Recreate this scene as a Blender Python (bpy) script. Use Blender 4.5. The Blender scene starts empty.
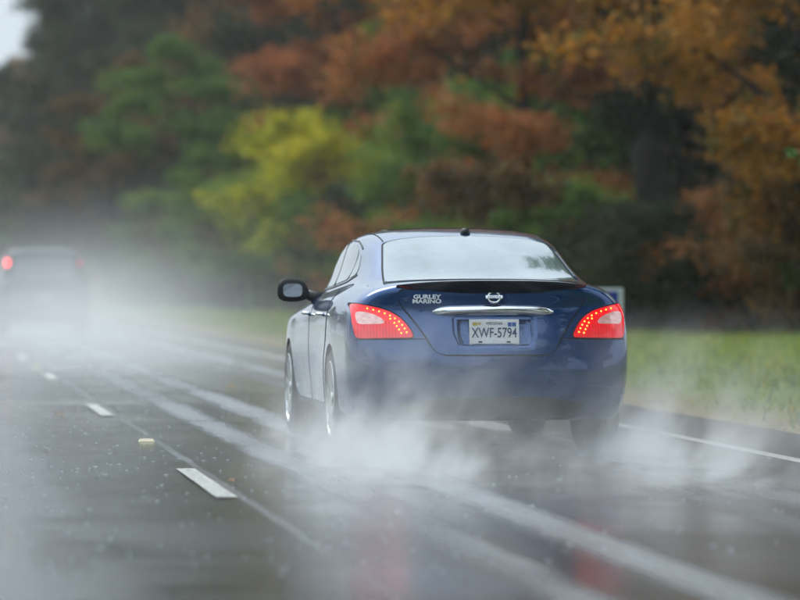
import bpy, bmesh, math, random
import numpy as np
from mathutils import Vector, Matrix, geometry
from mathutils.bvhtree import BVHTree

random.seed(7)
RNG = np.random.default_rng(11)
R = math.radians
scene = bpy.context.scene
COL = scene.collection

# ------------------------------------------------------------------ camera
CAM_H, F_PX, YAW, PITCH = 1.074, 3800.0, R(7.235), R(0.214)
cam_data = bpy.data.cameras.new('camera')
cam_data.sensor_width = 36.0
cam_data.lens = F_PX / 800.0 * 36.0
cam_data.clip_start = 0.5
cam_data.clip_end = 6000.0
cam_data.dof.use_dof = True
cam_data.dof.focus_distance = 24.0
cam_data.dof.aperture_fstop = 2.0
cam = bpy.data.objects.new('camera', cam_data)
COL.objects.link(cam)
cam.location = (0, 0, CAM_H)
cam.rotation_euler = (R(90) - PITCH, 0, -YAW)
scene.camera = cam

# ------------------------------------------------------------------ node helpers
class NT:
    """little expression builder on a node tree"""
    def __init__(self, tree):
        self.t = tree; tree.nodes.clear()
    def node(self, kind, **kw):
        n = self.t.nodes.new(kind)
        for k, v in kw.items(): setattr(n, k, v)
        return n
    def link(self, a, b): self.t.links.new(a.s if isinstance(a, V) else a, b)
    def put(self, sock, v):
        if isinstance(v, V): self.t.links.new(v.s, sock)
        elif isinstance(v, (tuple, list)) and len(v) == 3 and sock.type == 'RGBA': sock.default_value = (*v, 1)
        else: sock.default_value = v
    def math(self, op, *a, clamp=False):
        n = self.node('ShaderNodeMath', operation=op, use_clamp=clamp)
        for i, v in enumerate(a): self.put(n.inputs[i], v)
        return V(self, n.outputs[0])
    def smooth(self, v, a, b, lo=0.0, hi=1.0):
        n = self.node('ShaderNodeMapRange', interpolation_type='SMOOTHSTEP')
        for i, x in enumerate((v, a, b, lo, hi)): self.put(n.inputs[i], x)
        return V(self, n.outputs[0])
    def ramp(self, v, stops):
        n = self.node('ShaderNodeValToRGB'); e = n.color_ramp.elements
        while len(e) < len(stops): e.new(0.5)
        for k, (p, c) in enumerate(stops): e[k].position = p; e[k].color = (*c, 1)
        self.put(n.inputs[0], v); return V(self, n.outputs[0])
    def mix(self, f, a, b, blend='MIX'):
        n = self.node('ShaderNodeMix', data_type='RGBA', blend_type=blend)
        self.put(n.inputs[0], f); self.put(n.inputs[6], a); self.put(n.inputs[7], b)
        return V(self, n.outputs[2])
    def coord(self, which='Object'):
        return V(self, self.node('ShaderNodeTexCoord').outputs[which])
    def sep(self, v):
        n = self.node('ShaderNodeSeparateXYZ'); self.put(n.inputs[0], v)
        return [V(self, o) for o in n.outputs]
    def scale(self, v, s, off=(0, 0, 0)):
        n = self.node('ShaderNodeMapping'); self.put(n.inputs[0], v)
        n.inputs['Scale'].default_value = s; n.inputs['Location'].default_value = off
        return V(self, n.outputs[0])
    def noise(self, v, scale=1.0, detail=2.0, rough=0.5, dist=0.0):
        n = self.node('ShaderNodeTexNoise'); self.put(n.inputs['Vector'], v)
        n.inputs['Scale'].default_value = scale; n.inputs['Detail'].default_value = detail
        n.inputs['Roughness'].default_value = rough; n.inputs['Distortion'].default_value = dist
        return V(self, n.outputs[0])
    def bump(self, h, strength=0.3, dist=0.01):
        n = self.node('ShaderNodeBump'); n.inputs['Strength'].default_value = strength
        n.inputs['Distance'].default_value = dist; self.put(n.inputs['Height'], h)
        return V(self, n.outputs[0])
    def surface(self, **kw):
        p = self.node('ShaderNodeBsdfPrincipled')
        for k, v in kw.items(): self.put(p.inputs[k.replace('_', ' ')], v)
        o = self.node('ShaderNodeOutputMaterial'); self.t.links.new(p.outputs[0], o.inputs['Surface'])
        return p
class V:
    def __init__(s, nt, sock): s.nt, s.s = nt, sock
    def __add__(s, o): return s.nt.math('ADD', s, o)
    __radd__ = __add__
    def __sub__(s, o): return s.nt.math('SUBTRACT', s, o)
    def __rsub__(s, o): return s.nt.math('SUBTRACT', o, s)
    def __mul__(s, o): return s.nt.math('MULTIPLY', s, o)
    __rmul__ = __mul__
    def __truediv__(s, o): return s.nt.math('DIVIDE', s, o)
    def abs(s): return s.nt.math('ABSOLUTE', s)
    def exp(s): return s.nt.math('EXPONENT', s)
    def max(s, o): return s.nt.math('MAXIMUM', s, o)
    def min(s, o): return s.nt.math('MINIMUM', s, o)
    def sat(s): return s.nt.math('ADD', s, 0.0, clamp=True)

# ------------------------------------------------------------------ overcast sky and veiled sun
SUN_EL, SUN_AZ = R(52), R(-35)          # azimuth clockwise from +Y (the driving direction)
world = bpy.data.worlds.new('World'); scene.world = world; world.use_nodes = True
w = NT(world.node_tree)
sky = w.node('ShaderNodeTexSky', sky_type='NISHITA', sun_disc=False)
sky.sun_elevation = SUN_EL; sky.sun_rotation = SUN_AZ
sky.air_density = 1.5; sky.dust_density = 4.0
hs = w.node('ShaderNodeHueSaturation'); hs.inputs['Saturation'].default_value = 0.30
w.link(sky.outputs[0], hs.inputs['Color'])
gx, gy, gz = w.sep(w.coord('Generated'))
up = gz.max(0.0)
cloud = w.noise(w.coord('Generated'), 2.6, 4.0, 0.55)
lum = (up * 2.0 + 1.0) * (cloud * 0.7 + 0.65) * 4.6
cl = w.mix(1.0, (0.80, 0.96, 1.10), lum, 'MULTIPLY')
skycol = w.mix(0.78, V(w, hs.outputs[0]), cl)
bg = w.node('ShaderNodeBackground'); bg.inputs['Strength'].default_value = 0.10
w.link(skycol, bg.inputs['Color'])
wo = w.node('ShaderNodeOutputWorld'); w.link(bg.outputs[0], wo.inputs['Surface'])

sun_d = bpy.data.lights.new('sun', 'SUN'); sun_d.energy = 1.4; sun_d.angle = R(35); sun_d.color = (1.0, 0.97, 0.92)
sun = bpy.data.objects.new('sun', sun_d); COL.objects.link(sun)
sd = Vector((math.sin(SUN_AZ) * math.cos(SUN_EL), math.cos(SUN_AZ) * math.cos(SUN_EL), math.sin(SUN_EL)))
sun.rotation_euler = sd.to_track_quat('Z', 'Y').to_euler(); sun.location = (0, 20, 60)

vs = scene.view_settings
vs.view_transform = 'Standard'; vs.look = 'None'; vs.exposure = 0.64; vs.gamma = 1.0; vs.use_curve_mapping = False
cy = scene.cycles
cy.use_denoising = True
cy.use_adaptive_sampling = True; cy.adaptive_threshold = 0.05; cy.adaptive_min_samples = 16
cy.max_bounces = 5; cy.diffuse_bounces = 2; cy.glossy_bounces = 2; cy.transmission_bounces = 3
cy.volume_bounces = 1; cy.transparent_max_bounces = 6
cy.sample_clamp_indirect = 6.0
cy.volume_max_steps = 256

# ------------------------------------------------------------------ materials
def mat(name, fn):
    m = bpy.data.materials.new(name); m.use_nodes = True; fn(NT(m.node_tree)); return m
def plain(name, col, rough=0.5, metal=0.0, **kw):
    def fn(n):
        v = n.noise(n.coord('Object'), 9.0, 3.0)
        c = n.mix(1.0, col, n.ramp(v, [(0.3, (0.86,) * 3), (0.7, (1.08,) * 3)]), 'MULTIPLY')
        n.surface(Base_Color=c, Roughness=rough, Metallic=metal, **kw)
    return mat(name, fn)

def f_road(n):
    P = n.coord('Object'); x, y, z = n.sep(P)
    wob = (n.noise(n.scale(P, (0.0, 0.06, 0)), 1.0, 2.0) - 0.5) * 0.16
    fine = n.noise(P, 38.0, 3.0, 0.65)
    edge = (n.noise(n.scale(P, (6.0, 0.8, 1)), 1.0, 3.0, 0.6) - 0.5) * 0.10
    xs = x + wob + edge
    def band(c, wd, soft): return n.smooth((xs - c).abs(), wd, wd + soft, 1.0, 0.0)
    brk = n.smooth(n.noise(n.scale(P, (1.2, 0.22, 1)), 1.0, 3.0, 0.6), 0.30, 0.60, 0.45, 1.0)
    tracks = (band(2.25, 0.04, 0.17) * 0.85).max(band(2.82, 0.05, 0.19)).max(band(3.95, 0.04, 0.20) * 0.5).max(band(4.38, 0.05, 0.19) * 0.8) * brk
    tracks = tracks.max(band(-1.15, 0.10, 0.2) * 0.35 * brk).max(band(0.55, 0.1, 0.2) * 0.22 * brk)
    joint = n.smooth((x - 1.64 + edge * 0.35).abs(), 0.012, 0.04, 1.0, 0.0)
    right = n.smooth(x + edge * 0.2, 1.60, 1.66)
    patch = n.smooth(n.noise(n.scale(P, (0.5, 0.35, 1)), 1.0, 3.0, 0.55), 0.38, 0.62)
    stone = n.noise(P, 70.0, 2.0, 0.7)
    base = n.mix(stone, (0.008, 0.008, 0.008), (0.032, 0.032, 0.030))
    base = n.mix(right * 0.45, base, (0.034, 0.035, 0.037))
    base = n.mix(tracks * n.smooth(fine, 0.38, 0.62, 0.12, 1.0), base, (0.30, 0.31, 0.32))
    base = n.mix(joint * brk * n.smooth(fine, 0.40, 0.6, 0.0, 0.8), base, (0.20, 0.20, 0.20))
    rough = 0.08 + patch * 0.085 + tracks * 0.28 + joint * 0.1
    rip = n.noise(n.scale(P, (3.0, 9.0, 1)), 1.0, 3.0, 0.6)
    drops = n.noise(P, 16.0, 1.0)
    h = stone * (0.8 + patch * 0.6) + rip * 0.7 + drops * 0.35 + fine * tracks * 1.2
    n.surface(Base_Color=base, Roughness=rough, IOR=1.36, Specular_IOR_Level=0.5, Normal=n.bump(h, 0.06, 0.012))
M = {}
M['road'] = mat('wet_asphalt', f_road)
def f_paint_line(n):
    P = n.coord('Object'); wear = n.noise(P, 26.0, 4.0, 0.7)
    c = n.mix(n.smooth(wear, 0.40, 0.60), (0.13, 0.13, 0.12), (0.66, 0.65, 0.58))
    n.surface(Base_Color=c, Roughness=0.28, Normal=n.bump(wear, 0.2, 0.006))
M['line'] = mat('worn_white_paint', f_paint_line)
def f_yline(n):
    P = n.coord('Object'); wear = n.noise(P, 26.0, 4.0, 0.7)
    c = n.mix(n.smooth(wear, 0.36, 0.5), (0.10, 0.09, 0.06), (0.62, 0.40, 0.05))
    n.surface(Base_Color=c, Roughness=0.3)
M['yline'] = mat('worn_yellow_paint', f_yline)
def f_ground(n):
    P = n.coord('Object'); x, y, z = n.sep(P)
    a = n.noise(P, 0.35, 4.0, 0.6); b = n.noise(P, 5.0, 4.0, 0.7)
    grass = n.ramp(b, [(0.25, (0.035, 0.065, 0.008)), (0.55, (0.085, 0.15, 0.012)), (0.8, (0.17, 0.19, 0.025))])
    litter = n.ramp(b, [(0.3, (0.045, 0.032, 0.020)), (0.55, (0.17, 0.12, 0.045)), (0.8, (0.36, 0.25, 0.08))])
    e = (a - 0.5) * 1.6 + (b - 0.5) * 1.2
    k = n.smooth(x + e * 1.3, 6.6, 8.8)
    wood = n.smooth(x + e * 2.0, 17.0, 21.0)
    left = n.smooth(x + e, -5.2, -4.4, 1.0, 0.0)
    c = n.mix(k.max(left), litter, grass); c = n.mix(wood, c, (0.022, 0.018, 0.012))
    n.surface(Base_Color=c, Roughness=0.85, Specular_IOR_Level=0.15, Normal=n.bump(b, 0.6, 0.05))
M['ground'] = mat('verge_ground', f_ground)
def leafmat(name, stops, transl=0.35):
    def fn(n):
        g = n.node('ShaderNodeNewGeometry'); oi = n.node('ShaderNodeObjectInfo')
        big = n.noise(n.coord('Object'), 0.55, 2.0)
        v = (V(n, g.outputs['Random Per Island']) * 0.80 + (big - 0.5) * 1.3 + 0.12 + (V(n, oi.outputs['Random']) - 0.5) * 0.2).sat()
        c = n.ramp(v, stops)
        d = n.node('ShaderNodeBsdfPrincipled'); n.put(d.inputs['Base Color'], c); d.inputs['Roughness'].default_value = 0.6; d.inputs['Specular IOR Level'].default_value = 0.2
        tr = n.node('ShaderNodeBsdfTranslucent'); n.put(tr.inputs['Color'], c)
        mx = n.node('ShaderNodeMixShader'); mx.inputs[0].default_value = transl
        n.link(d.outputs[0], mx.inputs[1]); n.link(tr.outputs[0], mx.inputs[2])
        o = n.node('ShaderNodeOutputMaterial'); n.link(mx.outputs[0], o.inputs['Surface'])
    return mat(name, fn)
M['lf_orange'] = leafmat('orange_leaves', [(0.0, (0.10, 0.10, 0.015)), (0.35, (0.32, 0.15, 0.012)), (0.7, (0.52, 0.20, 0.015)), (1.0, (0.58, 0.32, 0.04))])
M['lf_rust'] = leafmat('rust_leaves', [(0.0, (0.11, 0.10, 0.02)), (0.35, (0.30, 0.12, 0.025)), (0.7, (0.50, 0.16, 0.045)), (1.0, (0.56, 0.24, 0.08))])
M['lf_red'] = leafmat('red_leaves', [(0.0, (0.08, 0.05, 0.015)), (0.4, (0.28, 0.085, 0.022)), (0.75, (0.46, 0.13, 0.03)), (1.0, (0.52, 0.22, 0.06))])
M['lf_yellow'] = leafmat('yellow_leaves', [(0.0, (0.08, 0.16, 0.02)), (0.25, (0.22, 0.30, 0.02)), (0.45, (0.62, 0.58, 0.02)), (1.0, (0.80, 0.64, 0.04))])
M['lf_green'] = leafmat('green_leaves', [(0.0, (0.03, 0.085, 0.018)), (0.45, (0.085, 0.19, 0.03)), (0.8, (0.16, 0.25, 0.035)), (1.0, (0.34, 0.33, 0.03))])
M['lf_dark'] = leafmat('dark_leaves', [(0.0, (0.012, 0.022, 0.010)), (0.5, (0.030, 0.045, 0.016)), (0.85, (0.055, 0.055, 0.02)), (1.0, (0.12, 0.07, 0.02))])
M['lf_brown'] = leafmat('brown_leaves', [(0.0, (0.04, 0.04, 0.015)), (0.45, (0.13, 0.075, 0.022)), (0.8, (0.24, 0.115, 0.025)), (1.0, (0.34, 0.17, 0.04))])
M['grass'] = leafmat('grass_blades', [(0.0, (0.022, 0.065, 0.002)), (0.4, (0.105, 0.185, 0.003)), (0.75, (0.28, 0.30, 0.006)), (1.0, (0.45, 0.33, 0.02))], 0.25)
M['litter'] = leafmat('fallen_leaf_litter', [(0.0, (0.05, 0.03, 0.02)), (0.4, (0.15, 0.085, 0.04)), (0.75, (0.28, 0.14, 0.05)), (1.0, (0.42, 0.30, 0.15))], 0.1)
def f_bark(n):
    P = n.coord('Object'); v = n.noise(n.scale(P, (5, 5, 0.8)), 1.0, 5.0, 0.65)
    n.surface(Base_Color=n.ramp(v, [(0.3, (0.005, 0.004, 0.0035)), (0.7, (0.024, 0.019, 0.015))]), Roughness=0.85, Specular_IOR_Level=0.2, Normal=n.bump(v, 0.8, 0.06))
M['bark'] = mat('wet_bark', f_bark)

def f_carpaint(n):
    P = n.coord('Object'); x, y, z = n.sep(P)
    fl = n.noise(P, 420.0, 1.0)
    c = n.mix(fl, (0.0010, 0.026, 0.100), (0.0020, 0.072, 0.250))
    film = n.smooth(n.noise(n.scale(P, (2.2, 2.2, 3.0)), 1.0, 4.0, 0.6), 0.40, 0.75, 0.0, 0.16) * n.smooth(z, 0.35, 0.70, 1.0, 0.06)
    c = n.mix(film, c, (0.10, 0.105, 0.11))
    drops = n.noise(P, 60.0, 2.0, 0.6)
    n.surface(Base_Color=c, Metallic=n.math('SUBTRACT', 0.55, film), Roughness=film * 0.5 + 0.26, Coat_Weight=1.0, Coat_Roughness=film * 0.3 + 0.03,
              Normal=n.bump(n.smooth(drops, 0.58, 0.66), 0.10, 0.002))
M['paint'] = mat('navy_metallic_paint', f_carpaint)
M['paint_shaded'] = plain('shaded_spoiler_paint', (0.006, 0.010, 0.022), 0.18, 0.2, Coat_Weight=1.0)  # body colour darkened to paint in the shade on the spoiler's rear face
M['paint_grey'] = plain('grey_vehicle_paint', (0.030, 0.038, 0.045), 0.5, 0.2)
def f_glass(n):
    P = n.coord('Object'); d = n.noise(P, 45.0, 3.0, 0.6)
    n.surface(Base_Color=n.mix(n.smooth(d, 0.4, 0.7, 0.0, 0.35), (0.020, 0.028, 0.030), (0.09, 0.10, 0.105)), Roughness=0.04, IOR=1.75, Coat_Weight=0.6, Coat_IOR=1.6,
              Normal=n.bump(n.smooth(d, 0.58, 0.68), 0.03, 0.002))
M['glass'] = mat('rain_wet_tinted_glass', f_glass)
def f_glass2(n):  # pale base stands in for sky light seen through and off the wet panes
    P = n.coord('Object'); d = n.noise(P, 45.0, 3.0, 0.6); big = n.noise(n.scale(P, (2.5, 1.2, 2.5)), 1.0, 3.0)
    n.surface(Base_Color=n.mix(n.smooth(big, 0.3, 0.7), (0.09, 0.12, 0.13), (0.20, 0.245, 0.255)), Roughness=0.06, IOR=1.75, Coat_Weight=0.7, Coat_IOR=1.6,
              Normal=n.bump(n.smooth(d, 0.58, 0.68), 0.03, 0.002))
M['glass_skylit'] = mat('wet_glass_painted_skylight', f_glass2)
M['black'] = plain('black_plastic', (0.012, 0.012, 0.013), 0.45)
M['gap'] = plain('shadow_gap_rubber', (0.004, 0.004, 0.005), 0.8)
M['well'] = plain('wheel_well_liner', (0.010, 0.010, 0.010), 0.85)
M['tyre'] = plain('tyre_rubber', (0.016, 0.016, 0.016), 0.6)
M['alloy'] = plain('bright_alloy', (0.62, 0.63, 0.64), 0.22, 1.0)
M['chrome'] = plain('chrome', (0.82, 0.83, 0.84), 0.10, 1.0)
M['mirror'] = plain('mirror_silver', (0.34, 0.37, 0.39), 0.04, 1.0)
def f_lamp(n):
    P = n.coord('Object'); x, y, z = n.sep(P)
    rib = n.math('SINE', x * 330.0) * 0.5 + 0.5
    facet = n.noise(n.scale(P, (60, 60, 25)), 1.0, 1.0)
    glow = n.smooth(z, 0.76, 0.95, 0.75, 1.25) * (rib * 0.35 + 0.65) * (facet * 0.9 + 0.55)
    n.surface(Base_Color=(0.32, 0.004, 0.008), Roughness=0.10, Coat_Weight=0.6, Emission_Color=(0.9, 0.010, 0.016), Emission_Strength=glow * 0.58)
M['lamp'] = mat('lit_red_lamp_lens', f_lamp)
def f_led(n):
    n.surface(Base_Color=(0.9, 0.2, 0.05), Roughness=0.2, Emission_Color=(1.0, 0.10, 0.012), Emission_Strength=7.0)
M['led'] = mat('lit_led', f_led)
def f_clear(n):
    P = n.coord('Object'); v = n.noise(n.scale(P, (30, 30, 60)), 1.0, 1.0)
    n.surface(Base_Color=n.mix(v, (0.50, 0.28, 0.25), (0.85, 0.68, 0.64)), Roughness=0.08, Metallic=0.25, Coat_Weight=1.0, Emission_Color=(1.0, 0.30, 0.22), Emission_Strength=0.12)
M['clear'] = mat('clear_reverse_lens', f_clear)
def f_tail(n): n.surface(Base_Color=(0.5, 0.01, 0.01), Roughness=0.2, Emission_Color=(1.0, 0.05, 0.05), Emission_Strength=3.5)
M['tail'] = mat('lit_brake_lamp', f_tail)
def f_taild(n): n.surface(Base_Color=(0.5, 0.02, 0.03), Roughness=0.2, Emission_Color=(1.0, 0.05, 0.08), Emission_Strength=0.15)
M['tail_dim'] = mat('dim_tail_lamp', f_taild)
M['plate'] = plain('plate_white', (0.80, 0.80, 0.78), 0.35)
M['navy'] = plain('plate_navy_ink', (0.012, 0.045, 0.13), 0.4)
M['stick_y'] = plain('sticker_yellow', (0.6, 0.42, 0.08), 0.5)
M['stick_b'] = plain('sticker_blue', (0.03, 0.10, 0.35), 0.5)
M['badge'] = plain('badge_white', (0.85, 0.86, 0.88), 0.25)
M['sign_blue'] = plain('sign_blue_sheeting', (0.012, 0.045, 0.30), 0.4)
M['sign_white'] = plain('sign_white_sheeting', (0.72, 0.74, 0.76), 0.4)
M['steel'] = plain('galvanised_steel', (0.30, 0.31, 0.32), 0.4, 0.8)
M['amber'] = plain('marker_cream', (0.62, 0.55, 0.36), 0.3)
M['splash'] = plain('splash_water', (0.80, 0.84, 0.86), 0.1)
M['headlamp'] = plain('headlamp_lens', (0.6, 0.62, 0.64), 0.05, 0.3)

# ------------------------------------------------------------------ mesh helpers
def mesh_obj(name, verts, faces, m, parent=None, smooth=False, kind=None):
    me = bpy.data.meshes.new(name); me.from_pydata([tuple(v) for v in verts], [], [tuple(f) for f in faces]); me.update()
    if smooth: me.shade_smooth()
    return link(name, me, m, parent, kind)
def link(name, me, m=None, parent=None, kind=None):
    if m is not None and not me.materials: me.materials.append(M[m])
    o = bpy.data.objects.new(name, me); COL.objects.link(o)
    if parent: o.parent = parent
    if kind: o['kind'] = kind
    return o
def bm_obj(name, bm, m, parent=None, smooth=False, kind=None, sharp=None):
    bmesh.ops.recalc_face_normals(bm, faces=bm.faces)
    me = bpy.data.meshes.new(name); bm.to_mesh(me); bm.free()
    if smooth:
        me.shade_smooth()
        if sharp: me.set_sharp_from_angle(angle=R(sharp))
    return link(name, me, m, parent, kind)
def thing(name, label, cat, loc=(0, 0, 0), rz=0.0, group=None):
    o = bpy.data.objects.new(name, None); COL.objects.link(o); o.location = loc; o.rotation_euler = (0, 0, rz)
    return tag(o, label, cat, group)
def tag(o, label, cat, group=None):
    o['label'] = label; o['category'] = cat
    if group: o['group'] = group
    return o
def at(px, py, Y):
    """pixel of the 800 x 600 photograph at a road distance Y -> world point"""
    d = Vector(((px - 400) / F_PX, 1.0, -(py - 300) / F_PX))
    d = Matrix.Rotation(-YAW, 3, 'Z') @ (Matrix.Rotation(-PITCH, 3, 'X') @ d)
    t = Y / d.y
    return Vector((d.x * t, Y, CAM_H + d.z * t))
def add_box(bm, lo, hi, bev=0.0):
    r = bmesh.ops.create_cube(bm, size=1.0)
    c = [(lo[i] + hi[i]) / 2 for i in range(3)]; s = [hi[i] - lo[i] for i in range(3)]
    for v in r['verts']: v.co = Vector([c[i] + v.co[i] * s[i] for i in range(3)])
    if bev: bmesh.ops.bevel(bm, geom=list({e for v in r['verts'] for e in v.link_edges}), offset=bev, segments=2, affect='EDGES', profile=0.5)
def add_tube(bm, pts, radii, n=8, cap=True):
    pts = [Vector(p) for p in pts]; rings = []
    for i, p in enumerate(pts):
        t = (pts[min(i + 1, len(pts) - 1)] - pts[max(i - 1, 0)]).normalized()
        a = t.cross(Vector((0, 0, 1)))
        if a.length < 1e-3: a = t.cross(Vector((1, 0, 0)))
        a.normalize(); b = t.cross(a)
        r = radii[i] if hasattr(radii, '__len__') else radii
        rings.append([bm.verts.new(p + a * r * math.cos(2 * math.pi * k / n) + b * r * math.sin(2 * math.pi * k / n)) for k in range(n)])
    for A, B in zip(rings, rings[1:]):
        for k in range(n): bm.faces.new((A[k], A[(k + 1) % n], B[(k + 1) % n], B[k]))
    if cap:
        bm.faces.new(rings[0]); bm.faces.new(rings[-1])
def add_lathe_x(bm, prof, n=48, c=(0, 0, 0)):
    """profile of (x, r) turned about the X axis"""
    rings = [[bm.verts.new((c[0] + x, c[1] + r * math.cos(2 * math.pi * k / n), c[2] + r * math.sin(2 * math.pi * k / n))) for k in range(n)] for x, r in prof]
    for A, B in zip(rings, rings[1:]):
        for k in range(n): bm.faces.new((A[k], A[(k + 1) % n], B[(k + 1) % n], B[k]))
    return rings
def text_obj(name, s, size, m, parent, loc, rot, extrude=0.001, sx=1.0, bold=0.0):
    cu = bpy.data.curves.new(name, 'FONT'); cu.body = s; cu.size = size; cu.align_x = 'CENTER'; cu.align_y = 'CENTER'
    cu.extrude = extrude; cu.offset = bold; cu.resolution_u = 4
    tmp = bpy.data.objects.new('tmp', cu); COL.objects.link(tmp)
    dg = bpy.context.evaluated_depsgraph_get(); me = bpy.data.meshes.new_from_object(tmp.evaluated_get(dg))
    bpy.data.objects.remove(tmp)
    o = link(name, me, None, parent); me.materials.clear(); me.materials.append(M[m])
    o.location = loc; o.rotation_euler = rot; o.scale = (sx, 1, 1)
    return o

# ------------------------------------------------------------------ road, verge, markings
def tz(x, y):
    """height of the land: flat by the road, rising gently under the wood"""
    r = np.clip((np.asarray(x) - 8.0) / 14.0, 0, None)
    l = np.clip((-6.0 - np.asarray(x)) / 20.0, 0, None)
    return -0.03 + 0.42 * r * r / (0.6 + r) + 0.5 * l * l / (0.6 + l)
xs = np.concatenate([np.linspace(-400, -30, 8), np.linspace(-25, 45, 50), np.linspace(55, 600, 10)])
ys = np.concatenate([np.linspace(-60, 140, 90), np.linspace(150, 400, 30), np.linspace(440, 3000, 14)])
GX, GY = np.meshgrid(xs, ys, indexing='ij')
bump = 0.05 * np.sin(GX * 1.3 + GY * 0.37) * np.sin(GY * 0.61 - GX * 0.4) * (np.abs(GX - 1) > 8)
GZ = tz(GX, GY) + bump - 0.012
GZ = np.where((GX > -5.6) & (GX < 6.0), -0.06, GZ)
nv = len(ys)
gv = np.stack([GX, GY, GZ], -1).reshape(-1, 3)
gf = [(i * nv + j, (i + 1) * nv + j, (i + 1) * nv + j + 1, i * nv + j + 1) for i in range(len(xs) - 1) for j in range(nv - 1)]
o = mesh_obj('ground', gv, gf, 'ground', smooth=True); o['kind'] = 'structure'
road_x0, road_x1 = -5.2, 6.35
yr = list(np.linspace(-30, 200, 47)) + [260, 330, 420, 600, 900, 1500, 2600]
rv, rf = [], []
cols = [road_x0 - 0.12, road_x0, -1.8, 1.64, 5.4, road_x1, road_x1 + 0.12]
for y in yr:
    for k, x in enumerate(cols): rv.append((x, y, -0.10 if k in (0, len(cols) - 1) else 0.0))
nc = len(cols)
for j in range(len(yr) - 1):
    for k in range(nc - 1): rf.append((j * nc + k, j * nc + k + 1, (j + 1) * nc + k + 1, (j + 1) * nc + k))
road = mesh_obj('road', rv, rf, 'road'); road['kind'] = 'structure'
def strip(name, x0, x1, y0, y1, m, z=0.004, seg=1):
    v, f = [], []
    for j in range(seg + 1):
        y = y0 + (y1 - y0) * j / seg
        jx = random.uniform(-.0015, .0015)
        v += [(x0 + jx, y, z), (x1 + jx, y, z)]
    f = [(2 * j, 2 * j + 1, 2 * j + 3, 2 * j + 2) for j in range(seg)]
    o = mesh_obj(name, v, f, m, road); o['kind'] = 'structure'; return o
LINE_X = 1.555
for k in range(-1, 22):
    y0 = 19.2 + 12.19 * k
    strip('lane_dash', LINE_X - 0.055, LINE_X + 0.055, y0, y0 + 3.05, 'line', seg=8)
strip('edge_line', 5.30, 5.42, -30, 600, 'line', seg=300)
strip('edge_line', -2.25, -2.13, -30, 600, 'yline', seg=300)
for k in range(0, 10):                         # raised markers between the dashes
    y = 26.2 + 24.38 * k
    bm = bmesh.new(); add_box(bm, (-.055, -.05, 0), (.055, .05, .018))
    for v in bm.verts:
        if v.co.z > 0.01: v.co.x *= .75; v.co.y *= .55
    o = bm_obj('pavement_marker', bm, 'amber'); o.location = (LINE_X + 0.01, y, 0.002)
    tag(o, 'cream raised pavement marker between white lane dashes', 'road marker', 'raised markers along the lane line')

# ------------------------------------------------------------------ grass, litter, splashes
def blades(name, n, area, hgt, wid, m, flat=False, dens=None, kind='stuff'):
    x = RNG.uniform(area[0], area[1], n * 3); y = area[2] + (area[3] - area[2]) * RNG.uniform(0, 1, n * 3) ** 1.25
    keep = RNG.uniform(0, 1, n * 3) < (dens(x, y) if dens else 1.0)
    x, y = x[keep][:n], y[keep][:n]; n = len(x)
    z = tz(x, y) + 0.05 * np.sin(x * 1.3 + y * 0.37) * np.sin(y * 0.61 - x * 0.4) - 0.012
    z = np.where((x > road_x0) & (x < road_x1), 0.004, z)
    a = RNG.uniform(0, 2 * np.pi, n); h = hgt * RNG.uniform(0.5, 1.4, n); wd = wid * RNG.uniform(0.6, 1.4, n)
    dx, dy = np.cos(a) * wd / 2, np.sin(a) * wd / 2
    if flat:
        lx, ly = -np.sin(a) * h, np.cos(a) * h; t1, t2 = RNG.uniform(0.0, .5, (2, n)) * h
        v = np.stack([np.stack([x - lx, y - ly, z + 0.004], -1), np.stack([x + dx, y + dy, z + t1 * .5 + .006], -1), np.stack([x + lx, y + ly, z + t2 + .004], -1), np.stack([x - dx, y - dy, z + .012], -1)], 1)
        idx = np.arange(n * 4).reshape(n, 4)
    else:
        ln = RNG.normal(0, 0.45, (2, n)) * h
        v = np.stack([np.stack([x - dx, y - dy, z - .02], -1), np.stack([x + dx, y + dy, z - .02], -1), np.stack([x + ln[0], y + ln[1], z + h], -1)], 1)
        idx = np.arange(n * 3).reshape(n, 3)
    me = bpy.data.meshes.new(name); me.from_pydata(v.reshape(-1, 3).tolist(), [], idx.tolist()); me.update()
    o = link(name, me, m, None, kind); return o
def gd(x, y): return np.clip((x - 7.2 + 0.6 * np.sin(y * .45) + .5 * np.sin(y * 1.7 + x)) / 1.4, 0.02, 1.0) * np.clip((24 - x) / 3, .15, 1)
o = blades('grass', 90000, (6.6, 27, 20, 150), 0.11, 0.022, 'grass', dens=gd); o['label'] = 'green roadside grass between the road shoulder and the wood'
o['category'] = 'grass'
def ld(x, y): return np.exp(-((x - 7.0 + .4 * np.sin(y * .6)) / 0.75) ** 2) + 0.05
o = blades('leaf_litter', 16000, (6.2, 24, 18, 150), 0.035, 0.05, 'litter', flat=True, dens=ld); o['label'] = 'brown fallen leaves scattered along the road shoulder and verge'
o['category'] = 'leaves'
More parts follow.
